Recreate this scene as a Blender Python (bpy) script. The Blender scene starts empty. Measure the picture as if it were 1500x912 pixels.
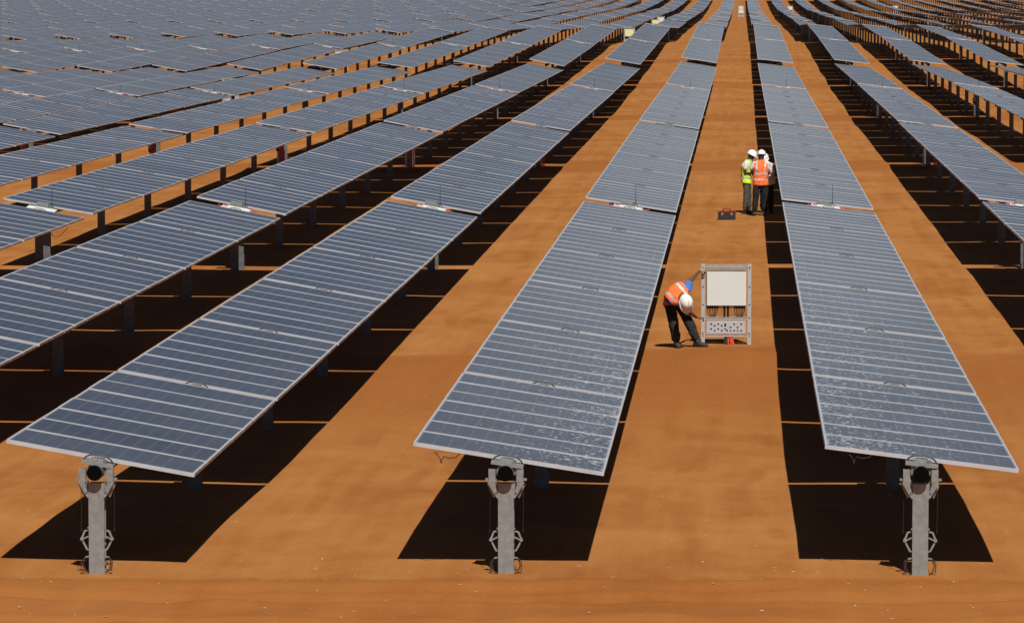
import bpy, bmesh, math, random
from mathutils import Vector, Matrix, noise
random.seed(7)
R = math.radians
col = bpy.context.scene.collection
scene = bpy.context.scene

# ------------------------------------------------------------------ geometry of the site
YAW, PITCH, Y0, X2, AX, H, L = .0579, .08497, 40.044, -2.3745, 1.1877, 6.0762, 44.703
FPX = 5800.0
ROWP = 4.2            # row pitch
MW, ML, MP = .992, 1.97, 1.0167    # module width (along row), length (across), pitch along row
BG = .18              # gap between bays
BAY = 7 * MP + BG
TUBE = 1.045          # height of torque tube axis
ZOFF = AX - TUBE      # top of panels above tube axis
tilts = {-3: 9.0, -2: 8.2, -1: 9.6, 0: 10.8, 1: 10.0, 2: 8.7, 3: 6.7, 4: 6.5, 5: 7.2, 6: 7.0}
def tilt(r, k):
    a = tilts.get(r, 8.8 if r < 0 else 7.2)
    rr = random.Random(r * 131 + k * 17)
    if k >= 1: a += rr.uniform(-.35, .35)
    if k >= 3: a += rr.uniform(-.3, .3)
    if r <= -3: a += 1.2
    return R(a)
def rowx(r): return X2 + (r - 2) * ROWP

ZX = [-70, -45, -32, -20, -2.4, 14, 30]
ZT = {-1: [-.3, -.26, -.2, -.12, -.013, .08, .1],
      0: [-.34, -.27, -.2, -.12, -.013, .09, .12],
      1: [-.34, -.27, -.2, -.12, -.013, .09, .12],
      2: [-.4, -.3, -.24, -.17, .02, .06, .08],
      3: [-.52, -.43, -.36, -.22, -.03, .06, .05],
      4: [-.62, -.45, -.3, -.13, .18, .05, .05],
      5: [-.5, -.18, .04, .22, .58, .62, .6],
      6: [-.25, .14, .4, .65, 1.0, .88, .88],
      7: [-.1, .12, .28, .35, .3, .3, .3],
      8: [.05, .2, .3, .35, .33, .3, .3],
      9: [.3, .35, .4, .3, .15, .1, .1],
      10: [.45, .45, .42, .25, 0, 0, 0],
      12: [.6, .55, .4, .1, -.3, -.3, -.3],
      14: [.7, .7, .6, .3, -.05, -.1, 0],
      16: [.9, .9, .9, .8, .6, .5, .5],
      18: [1.2] * 7, 22: [1.0] * 7, 30: [0] * 7}
ZK = sorted(ZT)
def lerp_tab(xs, vs, x):
    if x <= xs[0]: return vs[0]
    for i in range(len(xs) - 1):
        if x <= xs[i + 1]:
            t = (x - xs[i]) / (xs[i + 1] - xs[i]); return vs[i] * (1 - t) + vs[i + 1] * t
    return vs[-1]
def zst(X, kk):
    if kk <= ZK[0]: return lerp_tab(ZX, ZT[ZK[0]], X)
    for i in range(len(ZK) - 1):
        if kk <= ZK[i + 1]:
            t = (kk - ZK[i]) / (ZK[i + 1] - ZK[i])
            return lerp_tab(ZX, ZT[ZK[i]], X) * (1 - t) + lerp_tab(ZX, ZT[ZK[i + 1]], X) * t
    return lerp_tab(ZX, ZT[ZK[-1]], X)
def zbase(X, Y): return zst(X, (Y - Y0) / L)
def ground_z(X, Y):
    z = zbase(X, Y)
    n = noise.noise(Vector((X * .35, Y * .16, 1.3))) * .035 + noise.noise(Vector((X * 1.3, Y * .8, 5.1))) * .011
    if Y > 150: n += noise.noise(Vector((X * .12, Y * .07, 9.7))) * .10
    t = min(max((Y - 41.8) / 11, 0), 1); z -= .20 * t * t * (3 - 2 * t)   # the graded bed under the tables lies a little lower
    # berm left by the grader in front of the post line
    b = math.exp(-((Y - 39.1 - .12 * noise.noise(Vector((X * .9, 0, 0)))) / .28) ** 2) * (.045 + .035 * noise.noise(Vector((X * 1.1, 3, 0))))
    n += b
    for yr, ph in ((38.35, 0), (36.9, .4)):
        yw = yr + .10 * math.sin(X * .55 + ph) + .05 * noise.noise(Vector((X * .7, yr, 0)))
        n += -.035 * math.exp(-((Y - yw) / .13) ** 2) + .02 * math.exp(-((Y - yw - .24) / .09) ** 2) + .02 * math.exp(-((Y - yw + .24) / .09) ** 2)
    if 33 < Y < 39: n += .045 * noise.noise(Vector((X * 1.6, Y * 1.3, 2.2)))
    # backfilled cross trenches at the table ends
    for k in (2, 3, 4, 5):
        yk = Y0 + k * L + .5
        if abs(Y - yk) < 6: n += .07 * math.exp(-((Y - yk) / 1.6) ** 2)
    # spoil heap round the frame being mounted
    n += .13 * math.exp(-(((X + .15) / .8) ** 2 + ((Y - 64.6) / 1.4) ** 2)) + .02 * noise.noise(Vector((X * 3, Y * 2, 4))) * math.exp(-(((X + .15) / 1.2) ** 2 + ((Y - 64.6) / 2.4) ** 2))
    return z + n

def basis():
    fw = Vector((-math.sin(YAW) * math.cos(PITCH), math.cos(YAW) * math.cos(PITCH), -math.sin(PITCH)))
    r = Vector((math.cos(YAW), math.sin(YAW), 0)); return r, r.cross(fw), fw
CR, CU, CF = basis()
def proj(p):
    v = Vector(p) - Vector((0, 0, H)); d = v.dot(CF)
    return 750 + FPX * v.dot(CR) / d, 456 - FPX * v.dot(CU) / d
def unproj(x, y, Z=None, Y=None):
    d = CF + CR * ((x - 750) / FPX) - CU * ((y - 456) / FPX)
    if Y is not None: t = Y / d.y
    else: t = (Z - H) / d.z
    return Vector((0, 0, H)) + d * t
def onground(x, y):
    p = unproj(x, y, Z=0)
    for _ in range(12): p = unproj(x, y, Z=ground_z(p.x, p.y))
    return p

# ------------------------------------------------------------------ materials
def new_mat(name):
    m = bpy.data.materials.new(name); m.use_nodes = True
    nt = m.node_tree; b = nt.nodes['Principled BSDF']; return m, nt, b
def N(nt, t, **kw):
    n = nt.nodes.new(t)
    for k, v in kw.items():
        if k.startswith('i_'): n.inputs[int(k[2:])].default_value = v
        else: setattr(n, k, v)
    return n
def simple(name, c, rough=.6, metal=0, noise_amt=.15, scale=8, bump=0, spec=.5):
    m, nt, b = new_mat(name)
    b.inputs['Roughness'].default_value = rough; b.inputs['Metallic'].default_value = metal
    b.inputs['Specular IOR Level'].default_value = spec
    tc = N(nt, 'ShaderNodeTexCoord'); nz = N(nt, 'ShaderNodeTexNoise'); nz.inputs['Scale'].default_value = scale
    nz.inputs['Detail'].default_value = 5
    nt.links.new(tc.outputs['Object'], nz.inputs['Vector'])
    rp = N(nt, 'ShaderNodeMapRange'); rp.inputs[1].default_value = .3; rp.inputs[2].default_value = .7
    rp.inputs[3].default_value = 1 - noise_amt; rp.inputs[4].default_value = 1 + noise_amt
    nt.links.new(nz.outputs[0], rp.inputs[0])
    mx = N(nt, 'ShaderNodeVectorMath', operation='SCALE'); mx.inputs[0].default_value = c
    nt.links.new(rp.outputs[0], mx.inputs['Scale']); nt.links.new(mx.outputs[0], b.inputs['Base Color'])
    if bump:
        bp = N(nt, 'ShaderNodeBump'); bp.inputs['Strength'].default_value = bump; bp.inputs['Distance'].default_value = .01
        nt.links.new(nz.outputs[0], bp.inputs['Height']); nt.links.new(bp.outputs[0], b.inputs['Normal'])
    return m
M = {}
M['galv'] = simple('galvanised_steel', (.29, .30, .29), .5, .4, .18, 14)
M['galv_dark'] = simple('dark_galvanised_steel', (.16, .165, .165), .55, .4, .2, 10)
M['galv_light'] = simple('new_galvanised_steel', (.50, .52, .52), .45, .3, .1, 14)
M['alu'] = simple('anodised_aluminium', (.50, .51, .53), .45, .2, .06, 5)
M['backsheet'] = simple('black_backsheet', (.02, .02, .022), .6, 0, .1, 4)  # made black instead of white to cut bounce light into the table shadows
M['white'] = simple('white_plastic', (.74, .76, .74), .45, 0, .05, 4)
M['board'] = simple('cabinet_door_grey_white', (.64, .66, .62), .5, 0, .03, 3)
M['board_yellow'] = simple('cabinet_door_yellowed', (.72, .70, .32), .5, 0, .04, 3)
M['black'] = simple('black_rubber', (.02, .02, .021), .6, 0, .2, 20)
M['shade_cap'] = simple('tube_end_shade_cap', (.004, .004, .004), 1, 0, .1, 8, 0, 0)  # black caps paint in the unlit inside of the open tube
M['red'] = simple('red_conduit_plastic', (.55, .06, .03), .5, 0, .1, 12)
M['helmet'] = simple('hard_hat_shell', (.82, .82, .80), .3, 0, .03, 6)
M['skin'] = simple('dark_brown_skin', (.060, .028, .018), .5, 0, .12, 30)
M['skin_mid'] = simple('brown_skin', (.13, .06, .035), .5, 0, .12, 30)
M['orange'] = simple('fluorescent_orange_cloth', (.95, .16, .03), .8, 0, .12, 14, .4)
M['lime'] = simple('fluorescent_yellow_cloth', (.62, .85, .06), .8, 0, .12, 14, .4)
M['reflect'] = simple('reflective_tape', (.52, .50, .48), .5, .1, .1, 14)
M['reflect_y'] = simple('reflective_tape_dull', (.42, .46, .36), .5, .1, .1, 14)
M['trouser_dark'] = simple('dark_work_trousers', (.009, .009, .010), .9, 0, .5, 9, .5)
M['trouser_camo'] = simple('mottled_work_trousers', (.018, .018, .016), .9, 0, .7, 13, .5)
M['trouser_khaki'] = simple('olive_work_trousers', (.075, .065, .045), .85, 0, .3, 9, .5)
M['shirt_white'] = simple('white_shirt', (.62, .62, .64), .85, 0, .08, 9, .4)
M['shirt_blue'] = simple('blue_sleeve', (.05, .16, .50), .85, 0, .15, 9, .4)
M['boot'] = simple('work_boot_leather', (.03, .022, .018), .7, 0, .3, 12)
M['glove'] = simple('work_glove_fabric', (.28, .22, .13), .85, 0, .2, 20)
M['toolred'] = simple('red_toolbox_plastic', (.20, .016, .010), .45, 0, .15, 8)
M['paper'] = simple('paper_sheet', (.75, .75, .72), .7, 0, .03, 5)
M['stone'] = simple('pale_stone', (.44, .29, .17), .9, 0, .3, 12)

def panel_material(name, frames):
    m, nt, b = new_mat(name); lk = nt.links.new
    uv = N(nt, 'ShaderNodeUVMap'); sp = N(nt, 'ShaderNodeSeparateXYZ'); lk(uv.outputs[0], sp.inputs[0])
    def mth(op, a, bb=None, c=None):
        n = N(nt, 'ShaderNodeMath', operation=op)
        for i, v in enumerate((a, bb, c)):
            if v is None: continue
            if isinstance(v, (int, float)): n.inputs[i].default_value = v
            else: lk(v, n.inputs[i])
        return n.outputs[0]
    # u: metres across (centred), v: metres along, module centres at multiples of MP
    u, v = sp.outputs[0], sp.outputs[1]
    vc = mth('ADD', mth('DIVIDE', v, MP), .5)
    idx = mth('FLOOR', vc)
    vv = mth('MULTIPLY', mth('SUBTRACT', mth('FRACT', vc), .5), MP)
    au = mth('ABSOLUTE', u); av = mth('ABSOLUTE', vv)
    # cells 12 x 6
    cu = mth('ABSOLUTE', mth('SUBTRACT', mth('FRACT', mth('DIVIDE', mth('ADD', u, 5 * .159), .159)), .5))
    cv = mth('ABSOLUTE', mth('SUBTRACT', mth('FRACT', mth('ADD', mth('DIVIDE', vv, .159), 3.0)), .5))
    grid = mth('MAXIMUM', mth('GREATER_THAN', cu, .465), mth('GREATER_THAN', cv, .478))
    border = mth('MAXIMUM', mth('GREATER_THAN', au, .954), mth('GREATER_THAN', av, .476))
    oi = N(nt, 'ShaderNodeObjectInfo')
    cmb = N(nt, 'ShaderNodeCombineXYZ'); lk(idx, cmb.inputs[0]); lk(oi.outputs['Random'], cmb.inputs[1])
    wn = N(nt, 'ShaderNodeTexWhiteNoise'); lk(cmb.outputs[0], wn.inputs['Vector'])
    cellid = N(nt, 'ShaderNodeCombineXYZ')
    lk(mth('FLOOR', mth('DIVIDE', u, .159)), cellid.inputs[0]); lk(mth('FLOOR', mth('DIVIDE', v, .159)), cellid.inputs[1]); lk(oi.outputs['Random'], cellid.inputs[2])
    wc = N(nt, 'ShaderNodeTexWhiteNoise'); lk(cellid.outputs[0], wc.inputs['Vector'])
    bright = mth('ADD', mth('ADD', mth('MULTIPLY', wn.outputs[0], .25 if frames else .5), .75 if frames else .62), mth('MULTIPLY', wc.outputs[0], .1 if frames else .28))
    base = N(nt, 'ShaderNodeVectorMath', operation='SCALE'); base.inputs[0].default_value = (.045, .046, .053) if frames else (.031, .034, .045)
    lk(bright, base.inputs['Scale'])
    g1 = N(nt, 'ShaderNodeMix', data_type='RGBA'); lk(base.outputs[0], g1.inputs[6]); g1.inputs[7].default_value = (.16, .175, .20, 1)
    lk(mth('MULTIPLY', grid, .5), g1.inputs[0])
    g2 = N(nt, 'ShaderNodeMix', data_type='RGBA'); lk(g1.outputs[2], g2.inputs[6]); g2.inputs[7].default_value = (.22, .23, .25, 1)
    lk(border, g2.inputs[0])
    # uneven dust film, heavier on far tables to paint in their sky reflection
    geo = N(nt, 'ShaderNodeNewGeometry')
    nz = N(nt, 'ShaderNodeTexNoise'); nz.inputs['Scale'].default_value = .55; nz.inputs['Detail'].default_value = 6
    lk(geo.outputs['Position'], nz.inputs['Vector'])
    nz2 = N(nt, 'ShaderNodeTexNoise'); nz2.inputs['Scale'].default_value = 9; nz2.inputs['Detail'].default_value = 4
    lk(geo.outputs['Position'], nz2.inputs['Vector'])
    dust_and_reflection = mth('MULTIPLY', mth('ADD', mth('MULTIPLY', nz.outputs[0], .7), mth('MULTIPLY', nz2.outputs[0], .3)), .30 if frames else .12)
    g3 = N(nt, 'ShaderNodeMix', data_type='RGBA'); lk(g2.outputs[2], g3.inputs[6]); g3.inputs[7].default_value = (.44, .42, .36, 1)
    lk(dust_and_reflection, g3.inputs[0])
    wx = N(nt, 'ShaderNodeMapRange', interpolation_type='SMOOTHSTEP'); wx.inputs[1].default_value = 7.0; wx.inputs[2].default_value = 1.2; wx.inputs[3].default_value = 0; wx.inputs[4].default_value = .33  # brighter sheen towards the lane, painted in as a paler tint
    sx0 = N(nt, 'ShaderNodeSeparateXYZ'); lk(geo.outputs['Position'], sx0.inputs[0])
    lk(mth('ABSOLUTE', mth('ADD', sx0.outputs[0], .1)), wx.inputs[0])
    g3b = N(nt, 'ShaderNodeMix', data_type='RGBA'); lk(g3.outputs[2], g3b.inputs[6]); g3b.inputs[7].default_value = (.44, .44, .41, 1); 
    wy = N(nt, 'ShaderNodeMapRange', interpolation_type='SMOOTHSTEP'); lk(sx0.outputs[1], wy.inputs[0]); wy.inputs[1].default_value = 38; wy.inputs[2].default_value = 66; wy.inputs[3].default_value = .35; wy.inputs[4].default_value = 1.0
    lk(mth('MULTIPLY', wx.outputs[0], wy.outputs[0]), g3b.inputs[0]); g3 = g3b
    # sun glints painted as pale flecks on the two near tables beside the lane
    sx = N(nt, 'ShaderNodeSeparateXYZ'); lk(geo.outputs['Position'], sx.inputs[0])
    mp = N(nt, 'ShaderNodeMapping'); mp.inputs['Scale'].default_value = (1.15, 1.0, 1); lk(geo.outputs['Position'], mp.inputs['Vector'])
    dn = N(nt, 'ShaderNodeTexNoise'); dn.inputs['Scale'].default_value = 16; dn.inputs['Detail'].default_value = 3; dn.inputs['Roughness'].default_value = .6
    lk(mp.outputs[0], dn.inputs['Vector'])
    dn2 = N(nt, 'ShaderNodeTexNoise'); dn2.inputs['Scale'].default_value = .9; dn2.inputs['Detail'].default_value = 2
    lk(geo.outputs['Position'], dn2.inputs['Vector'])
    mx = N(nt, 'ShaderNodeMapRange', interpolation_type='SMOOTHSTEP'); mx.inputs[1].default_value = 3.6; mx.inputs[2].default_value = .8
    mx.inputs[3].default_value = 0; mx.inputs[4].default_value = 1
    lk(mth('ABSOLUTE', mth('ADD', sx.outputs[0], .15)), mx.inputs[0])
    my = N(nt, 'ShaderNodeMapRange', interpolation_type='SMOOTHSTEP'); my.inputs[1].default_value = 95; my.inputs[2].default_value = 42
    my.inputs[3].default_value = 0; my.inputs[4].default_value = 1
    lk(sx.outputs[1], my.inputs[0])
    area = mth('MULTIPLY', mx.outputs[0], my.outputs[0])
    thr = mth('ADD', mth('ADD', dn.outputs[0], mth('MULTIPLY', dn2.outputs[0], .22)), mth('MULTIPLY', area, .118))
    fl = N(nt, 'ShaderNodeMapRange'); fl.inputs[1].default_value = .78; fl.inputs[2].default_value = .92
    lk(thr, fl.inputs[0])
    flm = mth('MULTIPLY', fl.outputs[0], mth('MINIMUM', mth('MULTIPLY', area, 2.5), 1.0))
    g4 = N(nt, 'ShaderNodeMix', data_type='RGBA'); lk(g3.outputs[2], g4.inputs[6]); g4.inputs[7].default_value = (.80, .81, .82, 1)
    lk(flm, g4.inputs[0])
    if frames:
        fr = mth('MAXIMUM', mth('GREATER_THAN', au, .965), mth('GREATER_THAN', av, .470))
        g5 = N(nt, 'ShaderNodeMix', data_type='RGBA'); lk(g4.outputs[2], g5.inputs[6]); g5.inputs[7].default_value = (.40, .41, .42, 1)
        lk(fr, g5.inputs[0]); outc = g5.outputs[2]
        rg = mth('ADD', mth('MULTIPLY', fr, .25), .22)
    else:
        outc = g4.outputs[2]
        rg = mth('ADD', mth('MULTIPLY', nz2.outputs[0], .15), .14)
    lk(outc, b.inputs['Base Color'])
    lk(rg, b.inputs['Roughness'])
    b.inputs['IOR'].default_value = 1.5; b.inputs['Specular Tint'].default_value = (1, .94, .70, 1)
    return m
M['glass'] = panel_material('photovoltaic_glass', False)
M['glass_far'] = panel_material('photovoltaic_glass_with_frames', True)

def soil_material():
    m, nt, b = new_mat('orange_sand'); lk = nt.links.new
    geo = N(nt, 'ShaderNodeNewGeometry'); sx = N(nt, 'ShaderNodeSeparateXYZ'); lk(geo.outputs['Position'], sx.inputs[0])
    def mth(op, a, bb=None):
        n = N(nt, 'ShaderNodeMath', operation=op)
        for i, v in enumerate((a, bb)):
            if v is None: continue
            if isinstance(v, (int, float)): n.inputs[i].default_value = v
            else: lk(v, n.inputs[i])
        return n.outputs[0]
    def nz(scale, det=5, map_s=None, rough=.55):
        n = N(nt, 'ShaderNodeTexNoise'); n.inputs['Scale'].default_value = scale; n.inputs['Detail'].default_value = det; n.inputs['Roughness'].default_value = rough
        if map_s:
            mp = N(nt, 'ShaderNodeMapping'); mp.inputs['Scale'].default_value = map_s; lk(geo.outputs['Position'], mp.inputs['Vector']); lk(mp.outputs[0], n.inputs['Vector'])
        else: lk(geo.outputs['Position'], n.inputs['Vector'])
        return n.outputs[0]
    big = nz(.22, 5); mid = nz(1.6, 6, (1, .55, 1)); fine = nz(14, 6); streak = nz(1.0, 5, (3.2, .12, 1))
    r = N(nt, 'ShaderNodeValToRGB'); el = r.color_ramp.elements
    el[0].position = .36; el[0].color = (.255, .088, .020, 1); el[1].position = .66; el[1].color = (.410, .182, .055, 1)
    e = el.new(.5); e.color = (.338, .137, .037, 1)
    f = mth('ADD', mth('ADD', mth('MULTIPLY', big, .42), mth('MULTIPLY', mid, .26)), mth('ADD', mth('MULTIPLY', fine, .08), mth('MULTIPLY', streak, .24)))
    lk(f, r.inputs[0])
    # disturbed redder soil: foreground strip, trench backfill, round the frame
    def band(y, w, warp=1.0):
        yy = mth('ADD', sx.outputs[1], mth('MULTIPLY', mth('SUBTRACT', mid, .5), warp))
        n = N(nt, 'ShaderNodeMapRange', interpolation_type='SMOOTHSTEP')
        lk(mth('ABSOLUTE', mth('SUBTRACT', yy, y)), n.inputs[0]); n.inputs[1].default_value = w; n.inputs[2].default_value = w * .55
        n.inputs[3].default_value = 0; n.inputs[4].default_value = 1
        return n.outputs[0]
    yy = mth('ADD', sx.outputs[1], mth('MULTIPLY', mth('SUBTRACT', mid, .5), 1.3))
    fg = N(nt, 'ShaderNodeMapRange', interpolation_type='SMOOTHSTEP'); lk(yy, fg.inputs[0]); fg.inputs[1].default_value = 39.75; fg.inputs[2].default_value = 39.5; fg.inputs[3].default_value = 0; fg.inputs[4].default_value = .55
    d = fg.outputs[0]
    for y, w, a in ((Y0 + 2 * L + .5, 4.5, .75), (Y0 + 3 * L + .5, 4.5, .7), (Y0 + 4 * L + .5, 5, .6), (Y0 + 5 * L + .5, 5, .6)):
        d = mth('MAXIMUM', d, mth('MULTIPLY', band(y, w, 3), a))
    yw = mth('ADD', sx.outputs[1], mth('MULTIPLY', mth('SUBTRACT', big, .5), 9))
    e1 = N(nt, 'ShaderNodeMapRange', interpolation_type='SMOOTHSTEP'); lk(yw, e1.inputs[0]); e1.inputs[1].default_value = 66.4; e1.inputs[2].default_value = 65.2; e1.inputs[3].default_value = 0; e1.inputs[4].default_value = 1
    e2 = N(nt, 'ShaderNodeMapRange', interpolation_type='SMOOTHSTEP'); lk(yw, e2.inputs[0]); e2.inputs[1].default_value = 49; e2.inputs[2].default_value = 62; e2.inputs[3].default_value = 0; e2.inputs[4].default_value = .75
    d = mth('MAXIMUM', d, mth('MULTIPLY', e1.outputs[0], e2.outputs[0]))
    # wheel marks left by carts running along the lanes
    lx = mth('ADD', sx.outputs[0], mth('MULTIPLY', mth('SUBTRACT', nz(.10, 2), .5), 2.2))
    per = mth('MULTIPLY', mth('ABSOLUTE', mth('SUBTRACT', mth('FRACT', mth('DIVIDE', mth('SUBTRACT', lx, X2), ROWP)), .5)), ROWP)
    tr = N(nt, 'ShaderNodeMapRange', interpolation_type='SMOOTHSTEP'); lk(mth('ABSOLUTE', mth('SUBTRACT', per, .52)), tr.inputs[0]); tr.inputs[1].default_value = .16; tr.inputs[2].default_value = .05; tr.inputs[3].default_value = 0; tr.inputs[4].default_value = 1
    patch = N(nt, 'ShaderNodeMapRange'); lk(nz(.5, 3), patch.inputs[0]); patch.inputs[1].default_value = .45; patch.inputs[2].default_value = .62; patch.inputs[3].default_value = 0; patch.inputs[4].default_value = .5
    d = mth('MAXIMUM', d, mth('MULTIPLY', tr.outputs[0], patch.outputs[0]))
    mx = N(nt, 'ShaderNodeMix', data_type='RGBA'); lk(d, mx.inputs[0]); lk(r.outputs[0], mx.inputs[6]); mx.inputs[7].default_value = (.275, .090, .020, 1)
    # pale grit specks
    vo = N(nt, 'ShaderNodeTexVoronoi'); vo.inputs['Scale'].default_value = 5.5; lk(geo.outputs['Position'], vo.inputs['Vector'])
    sc = N(nt, 'ShaderNodeSeparateColor'); lk(vo.outputs['Color'], sc.inputs[0])
    spk = mth('MULTIPLY', mth('LESS_THAN', vo.outputs['Distance'], .13), mth('GREATER_THAN', sc.outputs[0], .93))
    mx2 = N(nt, 'ShaderNodeMix', data_type='RGBA'); lk(mth('MULTIPLY', spk, .5), mx2.inputs[0]); lk(mx.outputs[2], mx2.inputs[6]); mx2.inputs[7].default_value = (.55, .36, .2, 1)
    lk(mx2.outputs[2], b.inputs['Base Color'])
    b.inputs['Roughness'].default_value = 1; b.inputs['Specular IOR Level'].default_value = .1
    bp = N(nt, 'ShaderNodeBump'); bp.inputs['Strength'].default_value = .55; bp.inputs['Distance'].default_value = .05
    hgt = mth('ADD', mth('MULTIPLY', mid, .8), mth('ADD', mth('MULTIPLY', fine, .28), mth('MULTIPLY', streak, .35)))
    lk(hgt, bp.inputs['Height']); lk(bp.outputs[0], b.inputs['Normal'])
    return m
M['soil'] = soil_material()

# ------------------------------------------------------------------ mesh helpers
class MB:
    def __init__(self): self.v = []; self.f = []; self.m = []; self.uv = []
    def quad(self, pts, mi=0, uv=None):
        n = len(self.v); self.v += [tuple(p) for p in pts]; self.f.append(tuple(range(n, n + len(pts)))); self.m.append(mi)
        self.uv.append(uv or [(0, 0)] * len(pts))
    def box(self, c, s, mi=0, rot=None, taper=None):
        hx, hy, hz = s[0] / 2, s[1] / 2, s[2] / 2; P = []
        for z in (-1, 1):
            for x, y in ((-1, -1), (1, -1), (1, 1), (-1, 1)):
                k = taper if (taper and z > 0) else 1
                p = Vector((x * hx * k, y * hy * k, z * hz))
                if rot: p = rot @ p
                P.append(p + Vector(c))
        for f in ((3, 2, 1, 0), (4, 5, 6, 7), (0, 1, 5, 4), (1, 2, 6, 5), (2, 3, 7, 6), (3, 0, 4, 7)):
            self.quad([P[i] for i in f], mi)
    def bar(self, a, b, w, t=None, mi=0):
        a, b = Vector(a), Vector(b); d = b - a; t = t or w
        q = d.to_track_quat('Z', 'Y').to_matrix(); self.box((a + b) / 2, (w, t, d.length), mi, q)
    def tube(self, pts, rad, mi=0, n=10, caps=True, capm=None):
        pts = [Vector(p) for p in pts]; rad = rad if isinstance(rad, (list, tuple)) else [rad] * len(pts)
        rings = []; prev = None
        for i, p in enumerate(pts):
            d = (pts[min(i + 1, len(pts) - 1)] - pts[max(i - 1, 0)]).normalized()
            if prev is None:
                a = Vector((1, 0, 0)) if abs(d.x) < .8 else Vector((0, 1, 0)); u = d.cross(a).normalized()
            else: u = (prev - d * prev.dot(d)).normalized()
            prev = u; w = d.cross(u); st = len(self.v)
            for j in range(n):
                an = 2 * math.pi * j / n; self.v.append(tuple(p + (u * math.cos(an) + w * math.sin(an)) * rad[i]))
            rings.append(st)
        for i in range(len(rings) - 1):
            for j in range(n):
                a, b = rings[i] + j, rings[i] + (j + 1) % n; c, d2 = rings[i + 1] + (j + 1) % n, rings[i + 1] + j
                self.f.append((a, b, c, d2)); self.m.append(mi); self.uv.append([(0, 0)] * 4)
        if caps:
            cm = mi if capm is None else capm
            self.f.append(tuple(rings[0] + j for j in range(n))[::-1]); self.m.append(cm); self.uv.append([(0, 0)] * n)
            self.f.append(tuple(rings[-1] + j for j in range(n))); self.m.append(cm); self.uv.append([(0, 0)] * n)
    def loft(self, rings, mi=0, n=20, power=2.4):
        """rings: (centre, u half-axis vector, v half-axis vector)"""
        st = []
        for c, u, w in rings:
            st.append(len(self.v)); c, u, w = Vector(c), Vector(u), Vector(w)
            for j in range(n):
                an = 2 * math.pi * j / n; ca, sa = math.cos(an), math.sin(an)
                ex = 2 / power
                self.v.append(tuple(c + u * math.copysign(abs(ca) ** ex, ca) + w * math.copysign(abs(sa) ** ex, sa)))
        for i in range(len(st) - 1):
            for j in range(n):
                self.f.append((st[i] + j, st[i] + (j + 1) % n, st[i + 1] + (j + 1) % n, st[i + 1] + j)); self.m.append(mi); self.uv.append([(0, 0)] * 4)
        self.f.append(tuple(st[0] + j for j in range(n))[::-1]); self.m.append(mi); self.uv.append([(0, 0)] * n)
        self.f.append(tuple(st[-1] + j for j in range(n))); self.m.append(mi); self.uv.append([(0, 0)] * n)
    def add_mesh(self, me, mi=0, mat=None):
        n = len(self.v)
        for v in me.vertices: self.v.append(tuple((mat @ v.co) if mat else v.co))
        for p in me.polygons:
            self.f.append(tuple(n + i for i in p.vertices)); self.m.append(mi); self.uv.append([(0, 0)] * len(p.vertices))
    def mesh(self, name, mats, smooth=False):
        me = bpy.data.meshes.new(name); me.from_pydata(self.v, [], self.f)
        for m in mats: me.materials.append(M[m])
        me.polygons.foreach_set('material_index', self.m)
        ul = me.uv_layers.new(name='UVMap'); flat = []
        for u in self.uv:
            for a in u: flat += [a[0], a[1]]
        ul.data.foreach_set('uv', flat)
        if smooth: me.polygons.foreach_set('use_smooth', [True] * len(me.polygons))
        me.update(); return me
def ob(name, me, parent=None, loc=(0, 0, 0), rot=(0, 0, 0)):
    o = bpy.data.objects.new(name, me); col.objects.link(o); o.location = loc; o.rotation_euler = rot
    if parent: o.parent = parent
    return o
def tag(o, label=None, cat=None, group=None, kind=None):
    if label: o['label'] = label
    if cat: o['category'] = cat
    if group: o['group'] = group
    if kind: o['kind'] = kind
    return o

# ------------------------------------------------------------------ ground
def axis(segs):
    out = [segs[0][0]]
    for a, b, st in segs:
        n = max(1, round((b - a) / st)); out += [a + (b - a) * (i + 1) / n for i in range(n)]
    return out
gx = axis([(-2500, -300, 400), (-300, -90, 30), (-90, -30, 3), (-30, -10, .8), (-10, 6, .16), (6, 20, .8), (20, 60, 4), (60, 300, 30), (300, 2500, 400)])
gy = axis([(-600, 0, 100), (0, 32, 4), (32, 46, .12), (46, 58, .5), (58, 68, .25), (68, 130, .8), (130, 320, 1.6), (320, 900, 8), (900, 1500, 60), (1500, 4500, 500)])
vs = [(x, y, ground_z(x, y) if 0 < y < 1000 and abs(x) < 300 else zbase(x, y)) for y in gy for x in gx]
nx = len(gx); fs = []
for j in range(len(gy) - 1):
    for i in range(nx - 1):
        a = j * nx + i; fs.append((a, a + 1, a + nx + 1, a + nx))
me = bpy.data.meshes.new('ground'); me.from_pydata(vs, [], fs); me.materials.append(M['soil'])
me.polygons.foreach_set('use_smooth', [True] * len(me.polygons))
tag(ob('ground', me), 'orange sandy ground of the solar field', kind='structure')

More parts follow.
